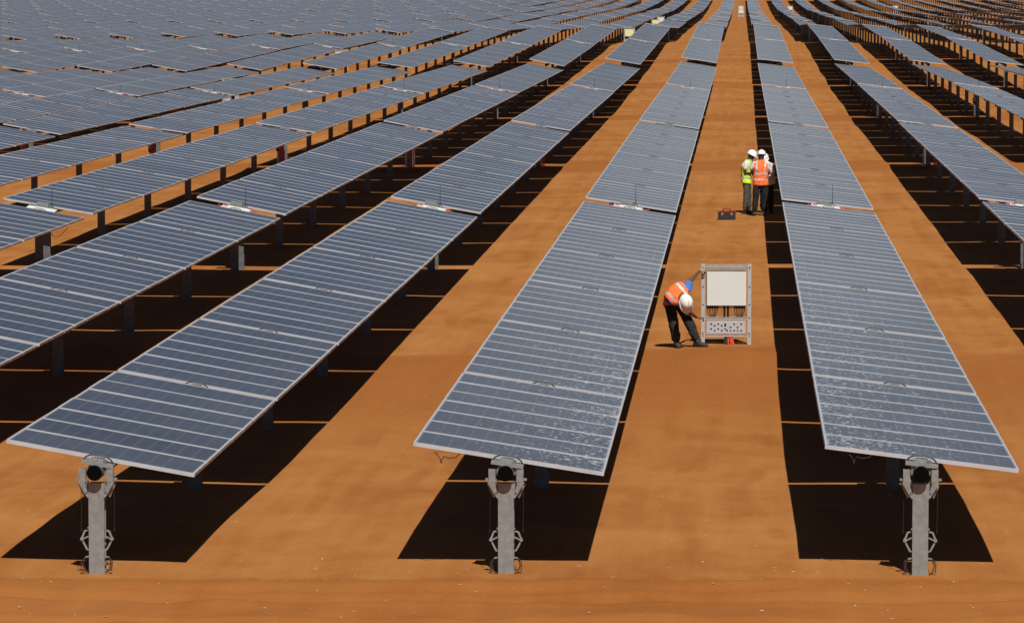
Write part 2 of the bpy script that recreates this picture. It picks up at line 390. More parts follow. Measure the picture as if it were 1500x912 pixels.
# ------------------------------------------------------------------ tracker meshes
TH = .04
def module_mesh():
    b = MB(); hx, hy, fw, fx = ML / 2, MW / 2, .024, .020
    b.box((0, -hy + fw / 2, -TH / 2), (ML, fw, TH), 1); b.box((0, hy - fw / 2, -TH / 2), (ML, fw, TH), 1)
    b.box((-hx + fx / 2, 0, -TH / 2), (fx, MW - 2 * fw, TH), 1); b.box((hx - fx / 2, 0, -TH / 2), (fx, MW - 2 * fw, TH), 1)
    gx_, gy_ = hx - fx, hy - fw
    c = [(-gx_, -gy_), (gx_, -gy_), (gx_, gy_), (-gx_, gy_)]
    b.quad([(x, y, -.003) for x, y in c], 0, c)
    b.quad([(x, y, -.012) for x, y in c[::-1]], 2, c)
    return b.mesh('solar_panel', ['glass', 'alu', 'backsheet'])
def bay_geo(b, y0, X=0, Z=0, T=None, mi=0):
    # one slab of seven modules starting at y0 (module centres y0+MP/2+i*MP)
    hx = ML / 2; y1 = y0 + 7 * MP - (MP - MW); tr = T or (lambda p: p)
    top = [(-hx, y0), (hx, y0), (hx, y1), (-hx, y1)]
    uv = [(x, y - y0 - MW / 2) for x, y in top]
    b.quad([tr((x, y, 0)) for x, y in top], mi, uv)
    b.quad([tr((x, y, -TH)) for x, y in top[::-1]], 3)
    for i in range(4):
        a, c = top[i], top[(i + 1) % 4]
        b.quad([tr((a[0], a[1], -TH)), tr((c[0], c[1], -TH)), tr((c[0], c[1], 0)), tr((a[0], a[1], 0))], mi + 1)
MOD = module_mesh()
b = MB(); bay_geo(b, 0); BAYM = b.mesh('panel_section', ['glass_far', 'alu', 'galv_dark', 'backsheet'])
TLEN = 6 * BAY - BG
# torque tube
b = MB(); b.tube([(0, -.25, 0), (0, TLEN + .12, 0)], .078, 0, 20, True, 1)
b.tube([(0, -.248, 0), (0, -.215, 0)], .081, 2, 20, True, 1)
TUBEM = b.mesh('torque_tube', ['galv_dark', 'shade_cap', 'galv_dark'], False)
# post: lipped H section
def post_mesh(name, simple_=False):
    b = MB(); zt = .93; zb = -.6; h = zt - zb; cz = (zt + zb) / 2
    b.box((0, -.055, cz), (.16, .008, h)); b.box((0, .055, cz), (.16, .008, h)); b.box((0, 0, cz), (.008, .10, h))
    if not simple_:
        for s in (-1, 1): b.box((s * .0775, -.043, cz), (.005, .016, h - .004))
    return b.mesh(name, ['galv_dark' if simple_ else 'galv'])
POSTD = post_mesh('post', False); POSTD.materials[0] = M['galv_dark']; POST = post_mesh('post'); POSTF = post_mesh('post_plain', True)  # darker steel on the posts behind paints in their shade
def bearing_mesh():
    b = MB()
    for s in (-1, 1):
        # flat sloping bracket then upright cheek
        for y in (-.065,):
            b.quad([(s * .072, y, .78), (s * .090, y, .78), (s * .185, y, .935), (s * .115, y, .935)][::s])
            b.quad([(s * .115, y, .935), (s * .185, y, .935), (s * .18, y, .955), (s * .10, y, .955)][::s])
        b.box((s * .142, -.03, 1.01), (.07, .075, .13))
        b.bar((s * .085, 0, .80), (s * .15, 0, .95), .012, .11)
        b.box((s * .195, -.02, .97), (.03, .05, .02))
        b.tube([(s * .10, -.075, .84), (s * .10, -.055, .84)], .011, 1, 6)
    # collar around tube
    pts = [(.090 * math.cos(a), -.02, TUBE + .090 * math.sin(a)) for a in [math.pi * i / 10 for i in range(-1, 12)]]
    b.tube(pts, .012, 0, 6)
    return b.mesh('bearing', ['galv', 'galv_dark'])
BEAR = bearing_mesh()
def clamp_mesh():
    # tilting clamp plate + arch that pokes up between bays; local z=0 at panel top
    b = MB()
    b.box((0, 0, -.055), (.33, .10, .022)); b.box((0, -.052, -.062), (.33, .008, .04))
    pts = [(x, 0, -.04 + .062 * (1 - (x / .155) ** 4)) for x in [-.155, -.13, -.09, -.04, 0, .04, .09, .13, .155]]
    b.tube(pts, .009, 2, 6)
    b.box((-.045, -.01, -.025), (.07, .05, .035)); b.box((.07, -.01, -.028), (.035, .05, .03), 1)
    b.box((.0, .02, -.02), (.11, .02, .04))
    return b.mesh('tube_clamp', ['galv', 'galv_dark', 'black'])
CLAMP = clamp_mesh()
def damper_mesh(s):
    b = MB(); y = -.03
    b.bar((s * .08, y, .44), (s * .125, y, .435), .014); b.bar((s * .125, y, .435), (s * .155, y, .36), .018)
    b.bar((s * .085, y, .38), (s * .155, y, .345), .014)
    b.bar((s * .155, y, .345), (s * .10, y, .24), .018); b.bar((s * .10, y, .24), (s * .08, y, .24), .014)
    b.bar((s * .08, y, .17), (s * .12, y, .165), .014)
    b.tube([(s * .155, y - .02, .352), (s * .155, y + .02, .352)], .018, 0, 8)
    b.tube([(s * .085, y - .03, .47), (s * .085, y + .0, .47)], .010, 0, 6)
    b.tube([(s * .12, y, .16), (s * .145, y - .01, .10), (s * .13, y - .03, .04), (s * .09, y - .05, .01)], .007, 1, 6)
    b.tube([(s * .12, y, .165), (s * .16, y - .02, .12), (s * .155, y - .05, .03)], .006, 1, 6)
    return b.mesh('damper_bracket', ['galv', 'black'])
DAMP = {s: damper_mesh(s) for s in (-1, 1)}
b = MB(); b.tube([(0, 0, .93), (.004, 0, .7), (0, 0, .43)], .003, 0, 6); b.tube([(0, 0, .45), (0, 0, .42)], .006, 0, 6)
ROD = b.mesh('rod', ['black'])
# tracker controller
b = MB(); b.box((-.10, 0, .0), (.26, .12, .10)); b.box((-.10, -.061, .0), (.20, .004, .07)); CTRL = b.mesh('controller_box', ['galv'])
b = MB(); b.tube([(.10, 0, -.02), (.10, 0, .14), (.10, 0, .40)], [.010, .007, .004], 0, 6); ANT = b.mesh('antenna', ['black'])
b = MB(); b.box((0, 0, 0), (.62, .34, .025)); b.box((0, 0, -.02), (.5, .06, .03)); LIDM = b.mesh('controller_cover', ['white'])
b = MB(); b.tube([(-.42, 0, -.1), (-.36, .02, -.13), (-.28, 0, -.09), (-.22, 0, -.1)], .016, 0, 8); b.tube([(.25, 0, -.1), (.33, .02, -.12), (.42, 0, -.1)], .012, 0, 8)
CABR = b.mesh('cable_conduit', ['red'])
b = MB()
for i in range(3): b.tube([(.12 + i * .055, .06 * i - .05, -.25), (.12 + i * .055, .06 * i - .05, .5), (.10 + i * .03, .04 * i - .04, .92)], .021, 0, 8)
RISER = b.mesh('cable_riser', ['red'])
b = MB(); b.tube([(-.14, -.02, -.3), (-.14, -.02, .85)], .03, 0, 10); b.box((-.14, -.02, .62), (.13, .08, .16), 0); b.box((-.14, -.07, .5), (.10, .05, .08), 1)
POLE = b.mesh('earthing_pole', ['white', 'black'])
b = MB(); b.tube([(-.74, .03, -.06), (-.70, .02, -.10), (-.67, .01, -.145), (-.64, .0, -.10), (-.6, .01, -.12), (-.52, .0, -.11), (-.47, .02, -.06)], .006, 0, 6)
b.tube([(-.67, .01, -.14), (-.675, 0, -.16), (-.66, 0, -.165)], .009, 0, 6); LOOP = b.mesh('dangling_cable', ['black'])
b = MB(); b.tube([(.3, 0, -.06), (.34, 0, -.2), (.45, 0, -.30), (.56, 0, -.25), (.66, .2, -.07)], .007, 0, 6); LOOPR = b.mesh('dangling_cable_red', ['red'])

ordn = ['zeroth', 'first', 'second', 'third', 'fourth', 'fifth', 'sixth', 'seventh', 'eighth', 'ninth', 'tenth', 'eleventh', 'twelfth', 'thirteenth',
        'fourteenth', 'fifteenth', 'sixteenth', 'seventeenth', 'eighteenth', 'nineteenth', 'twentieth']
def ordw(n):
    if n <= 20: return ordn[n]
    if n < 30: return 'twenty-' + ordn[n - 20]
    if n == 30: return 'thirtieth'
    return 'thirty-' + ordn[n - 30]
def inframe(r, k, mg=0):
    X = rowx(r); pts = []
    for t in (0, .25, .5, .75, 1):
        Y = Y0 + k * L + t * TLEN
        for dx in (-1, 1):
            x, y = proj((X + dx, Y, zbase(X, Y) + AX)); pts.append((x, y))
    return any(-mg < x < 1500 + mg and -6 < y < 912 for x, y in pts)
vis = [(r, k) for k in range(0, 17) for r in range(-45, 22) if inframe(r, k)]
vis.sort(key=lambda a: (a[1], abs(a[0] - 2)))
near = vis[:300]; rest = vis[300:]
seen = {}
def label_for(r, k):
    seen[r] = seen.get(r, 0) + 1; n = seen[r]
    side, cnt = ('left', 3 - r) if r <= 2 else ('right', r - 2)
    look = 'Bluish' if k <= 1 and r <= 1 else ('Silvery' if k <= 2 else 'Pale')
    if (r, k) == (2, 0): return "Foreground panel table with painted white glints on its right half, left of the workers lane"
    if (r, k) == (3, 0): return "Foreground panel table with painted glints along its left side, right of the workers lane"
    if (r, k) == (1, 0): return "Clean blue-grey foreground panel table, leftmost whose front post stands in the sand"
    rowt = "row just %s of the workers lane" % side if cnt == 1 else "%s row %s of the workers lane" % (ordw(cnt), side)
    return "%s panel table, %s one seen in the %s" % (look, ordw(n), rowt)
GRP = 'solar tracker tables in parallel rows'
def drop(r, k):
    # the far end of table k stops lower than the start of table k + 1
    if k + 1 == 4: return .22 if r > -4 else .12
    if k + 1 == 6: return .22 if r < -3 else .05
    if k + 1 in (8, 10, 12): return .10
    return .03
def make_tracker(r, k):
    X = rowx(r); Ya = Y0 + k * L; za = zbase(X, Ya); zb = zbase(X, Ya + L) - drop(r, k)
    sl = math.atan2(zb - za, L); al = tilt(r, k)
    if k >= 6: return make_far(r, k, X, Ya, za, sl, al)
    root = ob('solar_tracker', None, None, (X, Ya, za), (sl, 0, 0))
    tag(root, label_for(r, k), 'solar tracker', GRP)
    rr = random.Random(r * 77 + k)
    ca, sa = math.cos(al), math.sin(al)
    if k <= 2:
        for bi in range(6):
            for j in range(7):
                y = bi * BAY + j * MP + MW / 2
                jz = rr.uniform(-.0025, .0025)
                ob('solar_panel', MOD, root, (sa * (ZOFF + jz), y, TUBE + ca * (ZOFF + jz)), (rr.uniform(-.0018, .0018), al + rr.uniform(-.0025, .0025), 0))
    else:
        for bi in range(6):
            ob('panel_section', BAYM, root, (sa * ZOFF, bi * BAY, TUBE + ca * ZOFF), (0, al + rr.uniform(-.004, .004), 0))
    ob('torque_tube', TUBEM, root, (0, 0, TUBE))
    for i in range(7):
        y = i * BAY - BG / 2 if i else -.09
        if i == 6: y = TLEN + .06
        p = ob('post', (POST if k == 0 and i == 0 else POSTD) if k <= 2 else POSTF, root, (0, y, 0))
        if k <= 2:
            ob('bearing', BEAR, p); ob('tube_clamp', CLAMP, p, (sa * ZOFF, 0, TUBE + ca * ZOFF), (0, al, 0))
            if k == 0 and i == 0:
                for s in (-1, 1): ob('damper_bracket', DAMP[s], p); ob('rod', ROD, p, (s * .17, .02, 0))
    if k in (1, 3, 5):
        c = (sa * ZOFF, -.10, TUBE + ca * ZOFF)
        cb = ob('controller_box', CTRL, root, c, (0, al, 0)); ob('antenna', ANT, root, c, (0, 0, 0))
        ob('controller_cover', LIDM, root, (c[0] - .05, -.52, c[2] - .05), (R(4), al, 0))
        if r not in (-1,): ob('cable_conduit', CABR, root, (c[0], -.55, c[2] + .06), (0, al, 0))
    if k == 1:
        ob('cable_riser', RISER, root, (0, TLEN - 1.2, 0), (0, 0, 0))
        ob('earthing_pole', POLE, root, (0, TLEN + .3, 0))
    if k == 2 and r >= 3: ob('earthing_pole', POLE, root, (0, TLEN + .3, 0))
    if (r, k) in ((2, 0), (3, 0)): ob('dangling_cable', LOOP, root, (0, 0, TUBE + ZOFF + .1), (0, 0, 0))
    if (r, k) == (-1, 0): ob('dangling_cable', LOOPR, root, (.3, TLEN - 2, TUBE + .05), (0, al, 0))
    return root
def far_geo(b, X, Ya, za, sl, al, M4):
    Rt = Matrix.Translation((0, 0, TUBE)) @ Matrix.Rotation(al, 4, 'Y') @ Matrix.Translation((0, 0, ZOFF))
    T = M4 @ Rt
    for bi in range(6): bay_geo(b, bi * BAY, T=lambda p: T @ Vector(p))
    for i in range(7):
        y = TLEN + .06 if i == 6 else i * BAY - .09
        st = len(b.v); b.box((0, y, .20), (.15, .12, 1.54), 2)
        for q in range(st, len(b.v)): b.v[q] = tuple(M4 @ Vector(b.v[q]))
    st = len(b.v); b.box((0, TLEN / 2, TUBE), (.13, TLEN + .3, .13), 2)
    for q in range(st, len(b.v)): b.v[q] = tuple(M4 @ Vector(b.v[q]))
FARC = {}
def make_far(r, k, X, Ya, za, sl, al):
    key = round(math.degrees(al) * 2) / 2
    if key not in FARC:
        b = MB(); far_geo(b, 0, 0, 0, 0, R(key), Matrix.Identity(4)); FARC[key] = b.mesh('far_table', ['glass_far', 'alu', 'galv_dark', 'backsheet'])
    o = ob('solar_tracker', FARC[key], None, (X, Ya, za), (sl, 0, 0))
    tag(o, label_for(r, k), 'solar tracker', GRP); return o
for r, k in near: make_tracker(r, k)
b = MB()
for r, k in rest:
    X = rowx(r); Ya = Y0 + k * L; za = zbase(X, Ya); sl = math.atan2(zbase(X, Ya + L) - drop(r, k) - za, L)
    far_geo(b, X, Ya, za, sl, tilt(r, k), Matrix.Translation((X, Ya, za)) @ Matrix.Rotation(sl, 4, 'X'))
if rest:
    o = ob('distant_solar_trackers', b.mesh('distant_solar_trackers', ['glass_far', 'alu', 'galv_dark', 'backsheet']))
    tag(o, 'mass of far solar panel rows filling the top of the picture', 'solar trackers', None, 'stuff')
print('TRACKERS', len(vis), 'individual', len(near), 'rest', len(rest), 'last k', near[-1])

# ------------------------------------------------------------------ combiner frame
W = .785
def combiner(loc, label, first=False, yellow=False, rz=0, scale=1):
    root = ob('combiner_frame', None, None, loc, (0, 0, rz)); root.scale = (scale, scale, 1.055 if first else scale)
    tag(root, label, 'combiner box', 'combiner boxes on steel frames in the lanes')
    if 'post' not in CM:
        b = MB(); b.box((0, -.02, .51), (.062, .006, 1.62)); b.box((-.028, .01, .51), (.006, .055, 1.62)); b.box((.028, .01, .51), (.006, .055, 1.62))
        for z in (.16, .20, .45, .66, .95, 1.26): b.tube([(0, -.03, z), (0, -.02, z)], .012, 1, 6)
        CM['post'] = b.mesh('frame_post', ['galv_light', 'black'])
        for nm, h in (('rail', .04),):
            b = MB(); b.box((0, 0, 0), (W - .075, .045, h)); b.box((0, -.025, h / 2 - .004), (W - .075, .012, .008)); CM['rail'] = b.mesh('rail', ['galv_light'])
        for nm, mt in (('cab', 'board'), ('caby', 'board_yellow')):
            b = MB(); b.box((0, .02, .94), (.67, .16, .58), 1); b.box((0, -.075, .925), (.655, .03, .545), 0)
            b.box((0, -.062, 1.215), (.66, .01, .03), 2)
            me = b.mesh('cabinet', [mt, 'board', 'galv_dark']); CM[nm] = me
        b = MB(); rr = random.Random(3)
        for j in range(7): 
            x = -.085 + j * .028; b.tube([(x, -.02, .65), (x, -.02, .60)], .014, 0, 8)
            b.tube([(x, -.02, .60), (x + rr.uniform(-.01, .01), -.01, .54), (x * .4, .0, .44)], .007, 0, 6)
        CM['gland'] = b.mesh('cable_glands', ['black'])
        b = MB()
        for j in range(2): x = -.03 + .06 * j; b.tube([(x, -.02, .66), (x, -.02, .55), (x, 0, .42)], .019, 0, 8)
        CM['mid'] = b.mesh('main_cables', ['black'])
        # perforated plate: real holes
        b = MB(); holes = set(); nx_, nz_ = 22, 8; pw, ph = .66 / nx_, .21 / nz_
        for cx, cz in ((2, 2), (2, 5), (4, 3), (6, 2), (6, 5), (8, 6), (10, 2), (10, 3), (10, 5), (11, 6), (13, 4), (13, 6), (15, 2), (17, 4), (19, 2), (19, 6), (4, 6), (15, 6), (17, 6), (8, 3)):
            holes.add((cx, cz))
        for i in range(nx_):
            for j in range(nz_):
                if (i, j) in holes: continue
                b.box((-.33 + (i + .5) * pw, -.01, .20 + (nz_ - j - .5) * ph), (pw + .0001 * (i % 2), .006, ph + .0001 * (j % 2)))
        b.box((0, .03, .305), (.66, .006, .21), 1)  # dark sheet added behind the plate so the holes read dark
        CM['plate'] = b.mesh('perforated_plate', ['alu', 'galv_dark'])
        for nm, mt, xs in (('cr', 'red', (.035, .075, .10)), ('cb', 'black', (-.01, .012))):
            b = MB()
            for i, x in enumerate(xs): b.tube([(x + .02 * i, -.03 - .02 * i, -.2), (x + .012 * i, -.02, .03), (x, 0, .1), (x * .8, 0, .19)], .019, 0, 8)
            CM[nm] = b.mesh('conduit', [mt])
    for s in (-1, 1): ob('frame_post', CM['post'], root, (s * (W / 2 - .03 + .03), 0, 0))
    for z in (1.285, .665 - .04, .44, .165): ob('rail', CM['rail'], root, (0, .0, z))
    ob('cabinet', CM['caby' if yellow else 'cab'], root)
    for x in (-.23, .23): ob('cable_glands', CM['gland'], root, (x, 0, 0))
    ob('main_cables', CM['mid'], root); ob('perforated_plate', CM['plate'], root)
    ob('red_conduit', CM['cr'], root); ob('black_conduit', CM['cb'], root)
    return root
CM = {}
fc = onground(1063.5, 504); FX, FY = fc.x, fc.y
FZ = ground_z(FX, FY) - .02
combiner((FX, FY, FZ), 'Galvanised frame with white cabinet and perforated plate, beside the bending worker', True, rz=R(1.5))
# far ones: (pixel x centre, y of cabinet centre, width px of cabinet, yellow, label)
far_boxes = [(1085.5, 14, 12.5, 0, 'Small white cabinet on a frame far down the lane, nearer of two'),
             (1085.5, 0, 9, 0, 'Smallest white cabinet on a frame at the far end of the lane'),
             (1152, 3, 9, 0, 'Small beige cabinet among rows near the top, right of the lane'),
             (1302, 6, 8, 0, 'Tiny pale cabinet among dark rows at the top right'),
             (922, 42, 17, 1, 'Yellow cabinet behind a panel table, lowest and largest of the two yellow ones'),
             (945, 29, 13, 1, 'Smaller yellow cabinet just above and right of the larger yellow one'),
             (968, 25, 12, 0, 'Pale cabinet beside the two yellow cabinets, rightmost of them'),
             (486, 75, 18, 0, 'Pale cabinet showing above a panel table left of the yellow cabinets'),
             (306, 117, 23, 0, 'Pale cabinet showing above a panel table, lowest on the left side')]
for x, y, wpx, yel, lb in far_boxes:
    d0 = .72 * FPX / wpx; best = None
    for q in range(100, 640):
        p = unproj(x, y, Y=q); g = ground_z(p.x, q)
        c = abs(proj((p.x, q, g + 1.25))[1] - y) * 1.0 + abs(q - d0) / d0 * 12
        if best is None or c < best[0]: best = (c, q, p.x, g)
    c, q, Xl, zg = best
    t = (Xl - rowx(2)) / ROWP
    fr = min(max(t % 1, .40), .60); Xs = rowx(2) + (math.floor(t) + fr) * ROWP
    print('BOX', x, y, 'd0=%.0f Y=%.0f X=%.1f lane=%.2f shift px %.0f y now %.1f' % (d0, q, Xl, t % 1, (Xs - Xl) * FPX / q, proj((Xs, q, zg + 1.25))[1]))
    combiner((Xs, q, zg), lb, yellow=bool(yel))

# ------------------------------------------------------------------ people
def skin_mesh(verts, edges, radii, root=0, sub=2, noise_amp=0, seed=0):
    me = bpy.data.meshes.new('tmp'); me.from_pydata([tuple(v) for v in verts], edges, [])
    o = bpy.data.objects.new('tmp', me); col.objects.link(o)
    md = o.modifiers.new('s', 'SKIN'); md.use_smooth_shade = True
    sk = me.skin_vertices[0].data
    for i, r in enumerate(radii):
        sk[i].radius = (r, r) if isinstance(r, (int, float)) else r
        sk[i].use_root = (i == root)
    s = o.modifiers.new('u', 'SUBSURF'); s.levels = sub; s.render_levels = sub
    dg = bpy.context.evaluated_depsgraph_get(); dg.update()
    res = bpy.data.meshes.new_from_object(o.evaluated_get(dg))
    bpy.data.objects.remove(o)
    if noise_amp:
        for v in res.vertices:
            q = v.co * 16 + Vector((seed, 0, 0)); v.co += Vector((noise.noise(q), noise.noise(q + Vector((7, 0, 0))), noise.noise(q + Vector((0, 9, 0))) * .4)) * noise_amp
    return res
def finish(me, name, mats, fn=None):
    me.name = name; me.materials.clear()
    for m in mats: me.materials.append(M[m])
    me.polygons.foreach_set('use_smooth', [True] * len(me.polygons))
    for p in me.polygons: p.material_index = fn(p.center) if fn else 0
    return me
def hand_geo(b, wrist, dirn, palm_n, side, curl=.5, mi=0, size=1.0):
    d = Vector(dirn).normalized(); n = Vector(palm_n); n = (n - d * n.dot(d)).normalized(); s = d.cross(n) * side
    w = Vector(wrist); k = size
    b.loft([(w, s * .026 * k, n * .018 * k), (w + d * .03 * k, s * .036 * k, n * .016 * k), (w + d * .085 * k, s * .042 * k, n * .014 * k), (w + d * .095 * k, s * .036 * k, n * .010 * k)], mi, 12)
    for i, (o_, ln) in enumerate(((-.031, .070), (-.011, .080), (.011, .076), (.031, .060))):
        p = w + d * .085 * k + s * o_ * k; a = 0; pts = [p]; dd = d
        for seg, f in enumerate((.45, .32, .23)):
            a += curl * (.55 + .2 * seg); dd = d * math.cos(a) + n * math.sin(a); p = p + dd * ln * f * k; pts.append(p)
        b.tube(pts, [.0095 * k, .009 * k, .008 * k, .006 * k], mi, 8)
    p = w + d * .03 * k - s * .034 * k; q = p + (d * .6 - s * .7 + n * .3).normalized() * .035 * k; t = q + (d * .85 - s * .2 + n * .5).normalized() * .03 * k
    b.tube([p, q, t], [.013 * k, .011 * k, .008 * k], mi, 8)
def head_geo(b, c, up, fwd, mi=0):
    up = Vector(up).normalized(); f = Vector(fwd); f = (f - up * f.dot(up)).normalized(); s = up.cross(f); c = Vector(c)
    prof = [(-.115, .030, .035, .025), (-.100, .045, .055, .020), (-.07, .060, .075, .010), (-.03, .070, .088, .002), (.01, .074, .094, 0), (.05, .074, .096, -.004), (.085, .062, .082, -.006), (.108, .035, .050, -.006), (.116, .012, .015, -.006)]
    b.loft([(c + up * z + f * o_, s * w, f * dp) for z, w, dp, o_ in prof], mi, 20, 2.1)
    b.loft([(c + up * .012 + f * .088, s * .010, up * .006), (c - up * .02 + f * .104, s * .014, up * .012), (c - up * .035 + f * .090, s * .012, up * .006)], mi, 8, 2)  # nose
    for sg in (-1, 1):
        b.loft([(c + s * sg * .072 + up * .01, f * .012, up * .028), (c + s * sg * .086 + up * .012 - f * .006, f * .014, up * .030), (c + s * sg * .089 + up * .012 - f * .008, f * .006, up * .018)], mi, 10, 2)  # ear
        b.loft([(c + s * sg * .030 + f * .085 + up * .008, s * .013, up * .006), (c + s * sg * .030 + f * .0945 + up * .008, s * .010, up * .005)], 1, 8, 2)  # eye
    b.loft([(c - up * .060 + f * .080, s * .024, up * .008), (c - up * .060 + f * .091, s * .020, up * .006)], 1, 8, 2)  # mouth
def hat_mesh(c, up, fwd):
    up = Vector(up).normalized(); f = Vector(fwd); f = (f - up * f.dot(up)).normalized(); s = up.cross(f); c = Vector(c) + up * .035
    b = MB(); rings = []
    for i in range(9):
        a = i / 8 * math.pi / 2 * .985; rings.append((c + up * .118 * math.sin(a), s * .112 * math.cos(a) ** .85, f * .135 * math.cos(a) ** .85))
    b.loft([(c - up * .012, s * .112, f * .135)] + rings, 0, 24, 2)
    b.loft([(c - up * .018 + f * .03, s * .122, f * .165), (c - up * .008 + f * .028, s * .124, f * .168), (c + up * .002 + f * .01, s * .114, f * .142)], 0, 24, 2)
    pts = [c + f * .125 * math.cos(t) + up * (.118 * math.sin(t) + .004) for t in [math.pi * (.12 + .76 * i / 10) for i in range(11)]]
    b.tube(pts, .012, 0, 6)
    return b.mesh('hard_hat', ['helmet'], True)
def person(loc, label, J, head_fwd, head_up, mats, sleeves, hands, vest_front, belt=None, long_sleeve=True):
    """J: joint positions relative to loc (metres). mats: skin, shirt, vest, tape, trousers"""
    root = ob('person', None, None, loc); tag(root, label, 'person')
    V = {k: Vector(v) for k, v in J.items() if not k.startswith('ground')}
    names = ['pelvis', 'spine', 'chest', 'neck', 'headb', 'shL', 'elL', 'wrL', 'shR', 'elR', 'wrR', 'hipL', 'knL', 'anL', 'hipR', 'knR', 'anR']
    V['headb'] = V['head'] - Vector(head_up).normalized() * .05
    vs_ = [V[n] for n in names]; ix = {n: i for i, n in enumerate(names)}
    E_ = [('pelvis', 'spine'), ('spine', 'chest'), ('chest', 'neck'), ('neck', 'headb'), ('chest', 'shL'), ('shL', 'elL'), ('elL', 'wrL'), ('chest', 'shR'), ('shR', 'elR'), ('elR', 'wrR'),
          ('pelvis', 'hipL'), ('hipL', 'knL'), ('knL', 'anL'), ('pelvis', 'hipR'), ('hipR', 'knR'), ('knR', 'anR')]
    rad = {'pelvis': .10, 'spine': .10, 'chest': .11, 'neck': .052, 'headb': .055, 'shL': .05, 'elL': .038, 'wrL': .026, 'shR': .05, 'elR': .038, 'wrR': .026,
           'hipL': .075, 'knL': .052, 'anL': .036, 'hipR': .075, 'knR': .052, 'anR': .036}
    bm_ = skin_mesh(vs_, [(ix[a], ix[c]) for a, c in E_], [rad[n] for n in names])
    b = MB(); b.add_mesh(bm_); head_geo(b, V['head'], head_up, head_fwd)
    for sd in ('L', 'R'):
        w, dirn, pn, curl = hands[sd]
        if mats.get('glove') != sd: hand_geo(b, V['wr' + sd], dirn, pn, 1 if sd == 'L' else -1, curl)
    body = b.mesh('body', [mats['skin'], 'black'], True)
    for p in body.polygons:
        pass
    ob('body', body, root)
    for sd in ('L', 'R'):
        if mats.get('glove') == sd:
            w, dirn, pn, curl = hands[sd]; b = MB(); hand_geo(b, V['wr' + sd], dirn, pn, 1 if sd == 'L' else -1, curl, size=1.1)
            ob('glove', b.mesh('glove', ['glove'], True), root)
    # trousers
    tn = ['pelvis', 'hipL', 'knL', 'anL', 'hipR', 'knR', 'anR', 'waist']; V['waist'] = V['pelvis'].lerp(V['spine'], .75)
    for sd in 'LR': V['an_' + sd] = V['an' + sd] 
    tm = skin_mesh([V[n] for n in tn], [(0, 1), (1, 2), (2, 3), (0, 4), (4, 5), (5, 6), (0, 7)], [(.135, .12), .112, .092, .076, .112, .092, .076, (.14, .11)], noise_amp=.016, seed=hash(label) % 50)
    ob('trousers', finish(tm, 'trousers', [mats['trousers']]), root)
    # boots
    for sd in 'LR':
        a, t = V['an' + sd], V['toe' + sd]; d = (t - a); d.z = 0; d.normalize(); s = Vector((0, 0, 1)).cross(d); g = Vector((a.x, a.y, 0)); up = Vector((0, 0, 1))
        b = MB(); zg = J.get('ground' + sd, 0)
        b.loft([(g - d * .075 + up * (zg + .035), s * .03, up * .03), (g - d * .05 + up * (zg + .05), s * .042, up * .05), (g + d * .02 + up * (zg + .06), s * .046, up * .06), (g + d * .09 + up * (zg + .045), s * .050, up * .045), (g + d * .16 + up * (zg + .035), s * .046, up * .034), (g + d * .195 + up * (zg + .028), s * .025, up * .022)], 0, 14, 2.6)
        b.tube([a + up * .04, g + up * (zg + .06)], [.052, .05], 0, 12)
        ob('boot', b.mesh('boot', ['boot'], True), root)
    # shirt with sleeves
    sh = ['chest', 'shL', 'shR', 'spine', 'waist']
    vv = [V[n] for n in sh]; ee = [(0, 1), (0, 2), (0, 3), (3, 4)]; rr_ = [(.12, .10), .072, .072, (.10, .085), (.08, .07)]
    for sd, i0 in (('L', 1), ('R', 2)):
        e, w = V['el' + sd], V['wr' + sd]; s0 = V['sh' + sd]
        if sleeves[sd] == 'short':
            vv.append(s0.lerp(e, .8)); rr_.append(.062); ee.append((i0, len(vv) - 1))
        else:
            vv.append(e); rr_.append(.055); ee.append((i0, len(vv) - 1)); vv.append(e.lerp(w, .9)); rr_.append(.043); ee.append((len(vv) - 2, len(vv) - 1))
    sm_ = skin_mesh(vv, ee, rr_, noise_amp=.012, seed=3)
    ob('shirt', finish(sm_, 'shirt', [mats['shirt']]), root)
    # vest, lofted round the trunk
    ax_ = (V['neck'] - V['pelvis']); ln = ax_.length; au = ax_.normalized()
    sd_ = (V['shR'] - V['shL']); sd_ = (sd_ - au * sd_.dot(au)).normalized(); fr_ = sd_.cross(au) * (1)
    def cpt(t):
        # curved spine through pelvis, spine, chest, neck
        ks = [(0, V['pelvis']), (.35, V['spine']), (.78, V['chest']), (1, V['neck'])]
        if t < 0: return V['pelvis'] + (V['pelvis'] - V['spine']).normalized() * (-t) * ln
        for i in range(3):
            if t <= ks[i + 1][0]: return ks[i][1].lerp(ks[i + 1][1], (t - ks[i][0]) / (ks[i + 1][0] - ks[i][0]))
        return V['neck']
    prof = [(-.16, .185, .135), (-.10, .187, .137), (0, .182, .135), (.1, .176, .132), (.2, .172, .13), (.3, .172, .13), (.4, .178, .133), (.5, .188, .137), (.58, .197, .14), (.66, .205, .142), (.74, .208, .14), (.82, .20, .13), (.89, .178, .112), (.95, .135, .088), (1.0, .09, .07)]
    b = MB(); b.loft([(cpt(t), sd_ * w * 1.1, fr_ * dp * 1.05) for t, w, dp in prof], 0, 40, 2.3)
    vm = b.mesh('safety_vest', [mats['vest'], mats['tape'], mats['shirt']], True)
    # denser rings for crisp stripes
    bmv = bmesh.new(); bmv.from_mesh(vm); bmesh.ops.subdivide_edges(bmv, edges=bmv.edges[:], cuts=2, use_grid_fill=True); bmv.to_mesh(vm); bmv.free()
    for v in vm.vertices:
        q = v.co * 13; v.co += Vector((noise.noise(q), noise.noise(q + Vector((5, 0, 0))), 0)) * .014
